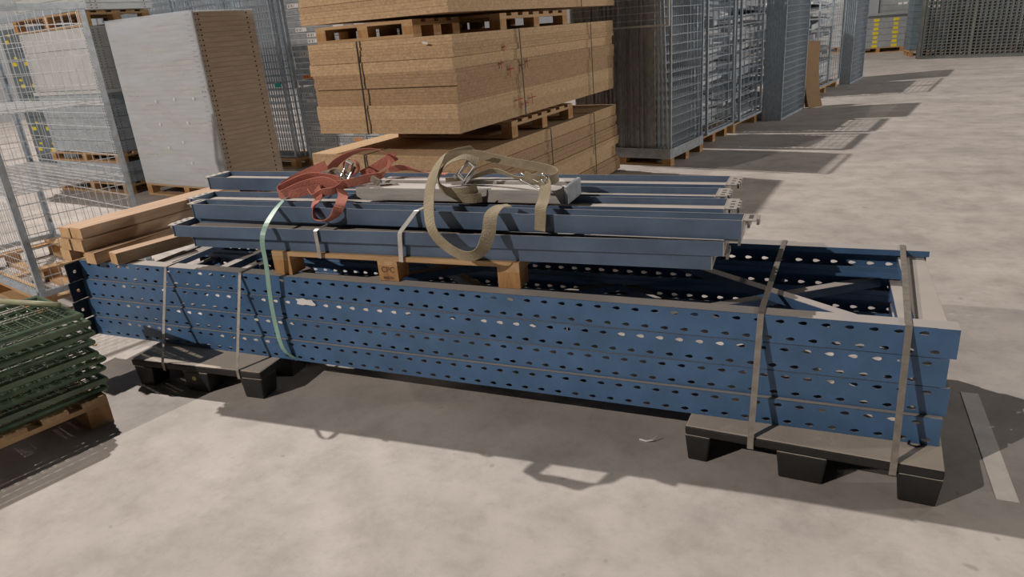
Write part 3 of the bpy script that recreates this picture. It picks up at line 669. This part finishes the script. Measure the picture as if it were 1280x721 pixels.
# tray stack with paper labels
TY = D2R(-6); TB = Vector((-4.72, 5.30, 0)); tx = Vector((math.cos(TY), math.sin(TY), 0)); ty = Vector((-math.sin(TY), math.cos(TY), 0))
wood_pallet('wooden pallet under the labelled steel trays', tuple(TB.xy), TY, 1.7, .8)
random.seed(21)
trh = .072
tray = MB(); tray.bx(0, 1.55, 0, .7, .002, .006); tray.bx(0, 1.55, 0, .004, .006, .062); tray.bx(0, 1.55, .696, .7, .006, .062); tray.bx(0, .004, 0, .7, .006, .062); tray.bx(1.546, 1.55, 0, .7, .006, .062)
TRM = tray.mesh('tray_body', GALVD)
rail = MB(); rail.bx(0, 1.55, -.004, .012, .060, .068); RLM = rail.mesh('rim', GALVB)
cr = thing('wire_crate', 'wire mesh crate of labelled steel parts beside the lowest board bundle', 'crate', (*TB.xy, .147), TY)
for x in (0.01, .52, 1.03, 1.54): MB().bar((x, -.012, 0), (x, -.012, .93), .018).build('upright_bar', GALV, cr)
gme = wire_grid(1.55, .93, 52, 6, .0022, .004).mesh('front_mesh', GALVB); put('front_mesh', gme, cr, (0, -.015, 0))
gme = wire_grid(.72, .93, 20, 6, .0022, .004).mesh('side_mesh', GALVB); put('side_mesh', gme, cr, (0, -.01, 0), math.pi/2); put('side_mesh', gme, cr, (1.55, -.01, 0), math.pi/2)
words = ['one', 'two', 'three', 'four', 'five', 'six', 'seven', 'eight', 'nine', 'ten', 'eleven', 'twelve', 'thirteen', 'fourteen', 'fifteen', 'sixteen']
for i in range(29):
    z = .15+i*trh+(.015 if i >= 13 else 0)
    jx = random.uniform(-.012, .012)
    p = TB+tx*(.0+jx)+Vector((0, 0, z))+ty*.01
    inc = i < 13
    t = thing('steel_tray', ('grey steel tray inside the wire crate, ' if inc else 'grey steel tray stacked above the wire crate, ')+('number %s from below' % words[i if inc else i-13]), 'tray', p, TY, 'steel trays in the wire crate' if inc else 'steel trays stacked above the wire crate')
    put('tray_body', TRM, t); put('rim', RLM, t)
    lab = random.random()
    ox = random.choice((.12, .30, .42)) if lab < .9 else .05
    om = ORANGE if i in (6, 14, 17, 24) else PAPER
    lb = pbox('paper_label', t, om, (ox+.09, -.001, .034), (.19, .002, .046))
    for q in range(4): pbox('print_line', lb, INK, (-.07+.028*q, -.0013, 0), (.006 if q % 2 else .012, .001, .030))
    pbox('paper_label', t, PAPER if i % 3 else ORANGE, (ox+.62+.05*(i % 4), -.001, .034), (.17, .002, .046))
    pbox('paper_label', t, PAPER, (ox+1.05, -.001, .034), (.15, .002, .046))
for x in (-.03, 1.565):
    mb = MB(); mb.bar((x, -.02, .93), (x, -.02, 2.15), .035, .02); mb.build('corner_post', GALV, cr)

# ------------------------------------------------------------------ right hand row of cages
RY = D2R(-12)
def rp_(o, lx, ly):
    v = Matrix.Rotation(RY, 3, 'Z') @ Vector((lx, ly, 0)); return (o[0]+v.x, o[1]+v.y)
R1 = (.14, 5.49)
wood_pallet('wooden pallet under the upright mesh panel bundle beside the boards', rp_(R1, -1.2, 0), RY, 1.2, 1.0, boards=6)
ft = thing('edge_tray', 'shallow steel edge tray holding the upright mesh panel bundle', 'tray', (*R1, .146), RY)
MB().bx(-1.2, 0, -.02, -.015, -.06, .05).build('front_edge', GALVD, ft); MB().bx(0, .005, -.02, 1.0, -.06, .05).build('side_edge', GALVD, ft); MB().bx(-1.2, 0, 0, 1.0, .001, .006).build('base_sheet', GALVD, ft)
PMC = panel_mesh('mesh_panel', .96, 2.3, 19, 24, .026, .0022, GALVD, rz=.003)
PMD = panel_mesh('mesh_panel', .96, 2.3, 19, 24, .022, .0022, GALV, rz=.003)
random.seed(31)
for i in range(38):
    x = -1.19+.0265*i
    o = panel(PMC, (*rp_(R1, x, .0+random.uniform(0, .03)), .154), RY+math.pi/2, 'dull galvanised mesh panel in the tight upright bundle beside the board stacks', 'tight upright bundle of mesh panels beside the boards', 0, random.uniform(-.002, .002))
for k, (x, l) in enumerate(((-.15, .015), (-.10, .025), (-.05, .03), (-.012, 0))):
    panel(PMD, (*rp_(R1, x, .01), .154), RY+math.pi/2, 'galvanised mesh panel leaning loosely at the right of the upright bundle, %s' % ('innermost', 'second', 'third', 'outermost')[k], 'loose mesh panels at the bundle side', lean=-l)
PMH = panel_mesh('mesh_panel', 1.2, .5, 2, 7, .02, .002, GALVB, rz=.003)
panel(PMH, (*rp_(R1, -1.2, -.04), 1.50), RY, 'bright horizontal wire panel across the top of the upright bundle', None)

PME = panel_mesh('mesh_panel', 1.0, 2.3, 5, 20, .03, .003, GALV, rz=.0035)
PMF = panel_mesh('mesh_panel', 1.35, 2.3, 26, 26, .03, .0022, GALV, rz=.003)
cages = [((.285, 6.66), 1.0, 'first'), ((.56, 7.78), 2.05, 'second'), ((1.50, 11.5), 2.0, 'third')]
def scrap(label, o, lx, ly, z, seed, n, W, Dp, Hh):
    random.seed(seed); t = thing('parts_pile', label, 'metal parts', (*rp_(o, lx, ly), z), RY, 'piles of galvanised parts in the cages')
    for i in range(n):
        zz_ = Hh*i/n; ln = random.uniform(.5, .95)*W; y0 = random.uniform(0, Dp*.5); x1 = -random.uniform(0, .12)
        kind = random.choice(('sheet', 'profile', 'sheet', 'tray')); mt = random.choice((GALVB, GALV, GALVB, GALVD, GALVB))
        mb = MB(); hh = Hh/n
        R = Matrix.Rotation(random.uniform(-.05, .05), 3, 'Y') @ Matrix.Rotation(random.uniform(-.05, .05), 3, 'Z') @ Matrix.Rotation(random.uniform(-.07, .07), 3, 'X')
        c = Vector((x1-ln/2, Dp/2, zz_+hh*.5))
        if kind == 'profile':
            for q in range(2): MB().box(c+Vector((0, (q-1)*Dp*.32, 0)), (ln, .10, hh*.7), R).build('metal_part', mt, t)
            mb.box(c+Vector((0, Dp*.32, 0)), (ln, .10, hh*.7), R)
        elif kind == 'tray':
            mb.box(c-Vector((0, 0, hh*.3)), (ln, Dp*.95, .01), R); mb.box(c+Vector((ln/2, 0, 0)), (.008, Dp*.95, hh*.8), R); mb.box(c+Vector((0, -Dp*.47, 0)), (ln, .008, hh*.8), R)
        else:
            mb.box(c, (ln, Dp*random.uniform(.7, 1), hh*.35), R); mb.box(c+Vector((.01, 0, hh*.3)), (ln*.9, Dp*.8, .012), R)
        mb.build('metal_part', mt, t)
    return t
ordn = {'first': 'nearest', 'second': 'second', 'third': 'farthest'}
for (o, Dp, nm) in cages:
    wood_pallet('wooden pallet of the %s parts cage in the right hand row' % ordn[nm], rp_(o, -1.0, 0), RY, 1.0, Dp, boards=6)
    scrap('pile of shiny galvanised parts in the %s cage of the row' % ordn[nm], o, -.05, .05, .165, {'first': 1, 'second': 2, 'third': 3}[nm], 17, .9, Dp-.1, 1.95)
for k, (o, ly, ln) in enumerate((((.285, 6.66), 0, 1.0), ((.56, 7.78), 0, 1.0))):
    for q, dx in enumerate((-.005, .065)):
        panel(PME, (*rp_(o, dx, ly+.03*q), .1465), RY+math.pi/2, 'open galvanised mesh panel closing the %s parts cage, %s' % (('nearest', 'second')[k], ('inner', 'outer')[q]), 'mesh panels closing the parts cages', lean=0 if q == 0 else -.012)
    panel(PME, (*rp_(o, -1.0, -.02), .1465), RY, 'galvanised mesh panel at the near end of the %s parts cage' % ('nearest', 'second')[k], 'cage end panels')
# standing pack of panels between the cages
R3 = (1.10, 8.82)
for i in range(8):
    panel(PMF, (*rp_(R3, -.24+.033*i, .012*i), .001), RY+math.pi/2, 'outermost mesh panel of the free standing pack before the brown sheets' if i == 7 else 'inner galvanised mesh panel in the free standing pack before the brown sheets', 'free standing pack of mesh panels')
# brown cardboard sheets
for k, dx in enumerate((0, .075)):
    pts = []
    for i in range(13):
        u = i/12; pts.append((1.40+dx+.10*(1-u)**3, 10.42-.06*k-.10*(1-u)**3, .01+1.02*u))
    mb = MB(); mb.ribbon([Vector(p) for p in pts], [(.72, .69, 0)]*13, .22+.06*k, .012)
    tag(mb.build('cardboard_sheet', CARD), 'curved brown cardboard sheet leaning against the mesh panels, %s' % ('left one' if k == 0 else 'right one'), 'cardboard')
# last pack and its trays
for q in (0, 2):
    panel(PME, (*rp_((1.50, 11.5), .03, .51*q), .1465), RY+math.pi/2, 'galvanised mesh panel closing the farthest parts cage, %s' % ('near', 'middle', 'far')[q], 'panels of the farthest cage')
for i in range(6):
    panel(PMF, (*rp_((2.10, 13.75), -.12+.033*i, .01*i), .001), RY+math.pi/2, 'outermost mesh panel of the pack at the far end of the cage row' if i == 5 else 'inner galvanised mesh panel in the pack at the far end of the cage row', 'far pack of mesh panels')

# ------------------------------------------------------------------ far end: grey packs and dark panels
def far_pack(label, o, rz, W, Dp, Hh, mt, stripes=(), z=0, lettering=0, cover=False):
    wood_pallet('pallet under the '+label, o, rz, W, Dp, z=z, bh=.09)
    t = thing('grey_pack', label, 'pack', (*o, z+.158), rz)
    n = max(3, int(Hh/.16))
    for i in range(n): pbox('layer', t, mt, (W/2, Dp/2, Hh*(i+.5)/n), (W, Dp, Hh/n-.006))
    for x in stripes:
        for i in range(7): pbox('yellow_print', t, YELLOW, (W*x, -.002, Hh*(.05+.135*i)), (.16-.02*(i % 3), .003, Hh*.09))
    if cover: MB().bx(-.03, W+.06, -.05, Dp, Hh+.002, Hh+.05).build('top_board', GREYC, t)
    for i in range(lettering):
        for q in range(3): pbox('white_print', t, PAPER, (W*.35+.15*q, -.002, Hh*.55+.16*i), (.11, .003, .06))
    return t
far_pack('grey pack with two yellow print columns at the far end', (2.45, 22.75), D2R(8), 1.42, .9, .92, GREYC, (.42, .80), cover=True)
far_pack('tall grey pack with white print behind the yellow marked pack', (3.25, 24.3), D2R(4), 1.4, .9, 2.2, GREYC, (), lettering=6)
far_pack('pale grey pack at the left behind the yellow marked pack', (1.4, 24.2), D2R(4), 1.35, .9, 2.2, PALE)
far_pack('narrow grey pack partly behind the dark mesh panels', (3.80, 20.6), D2R(4), .9, .9, 2.0, SLATE, lettering=4)
PMK = panel_mesh('mesh_panel', 2.35, 2.2, 22, 30, .06, .012, DARKMESH, (.5,), rz=.011)
dl = Vector((3.9, 19.55, .001))
for k in range(3):
    panel(PMK, tuple(dl+Vector((.0, .16*k, 0))), math.atan2(-.69, 2.23), 'large dark grey mesh panel at the far right, %s' % ('front one', 'second one', 'rear one')[k], 'dark mesh panels at the far right', lean=-.05)
for k in range(2):
    panel(PMK, tuple(dl+Vector((2.3, -.72+.16*k, 0))), math.atan2(-.69, 2.23), 'large dark grey mesh panel beyond the right picture edge, %s' % ('front one', 'rear one')[k], 'dark mesh panels at the far right', lean=-.05)
far_pack('grey pack seen through the dark mesh panels, left one', (4.7, 21.0), D2R(-10), 1.6, .9, 2.1, SLATE)
far_pack('grey pack seen through the dark mesh panels, right one', (6.6, 20.6), D2R(-10), 1.6, .9, 2.1, SLATE)

# ------------------------------------------------------------------ small scraps
tag(MB().ribbon([(1.07, -.035, .003), (1.10, -.045, .006), (1.125, -.040, .012), (1.14, -.020, .020)], [(0, .3, 1)]*4, .006, .002).build('plastic_scrap', PAPER), 'tiny white plastic scrap on the shaded floor before the frames', 'scrap')
tag(MB().box((-2.30, .07, .004), (.022, .014, .006), Matrix.Rotation(.4, 3, 'Z')).build('wood_chip', WOODB), 'tiny wood chip on the lit floor left of the black pallet', 'scrap')
ring = [(2.04+.022*math.cos(a*math.pi/8), -.03+.014*math.sin(a*math.pi/8), .152+.010*max(0, math.sin(a*math.pi/8))) for a in range(17)]
tag(MB().tube(ring, .003, 6).build('rubber_ring', BLACKB), 'small black rubber ring on the deck of the right black pallet', 'ring')
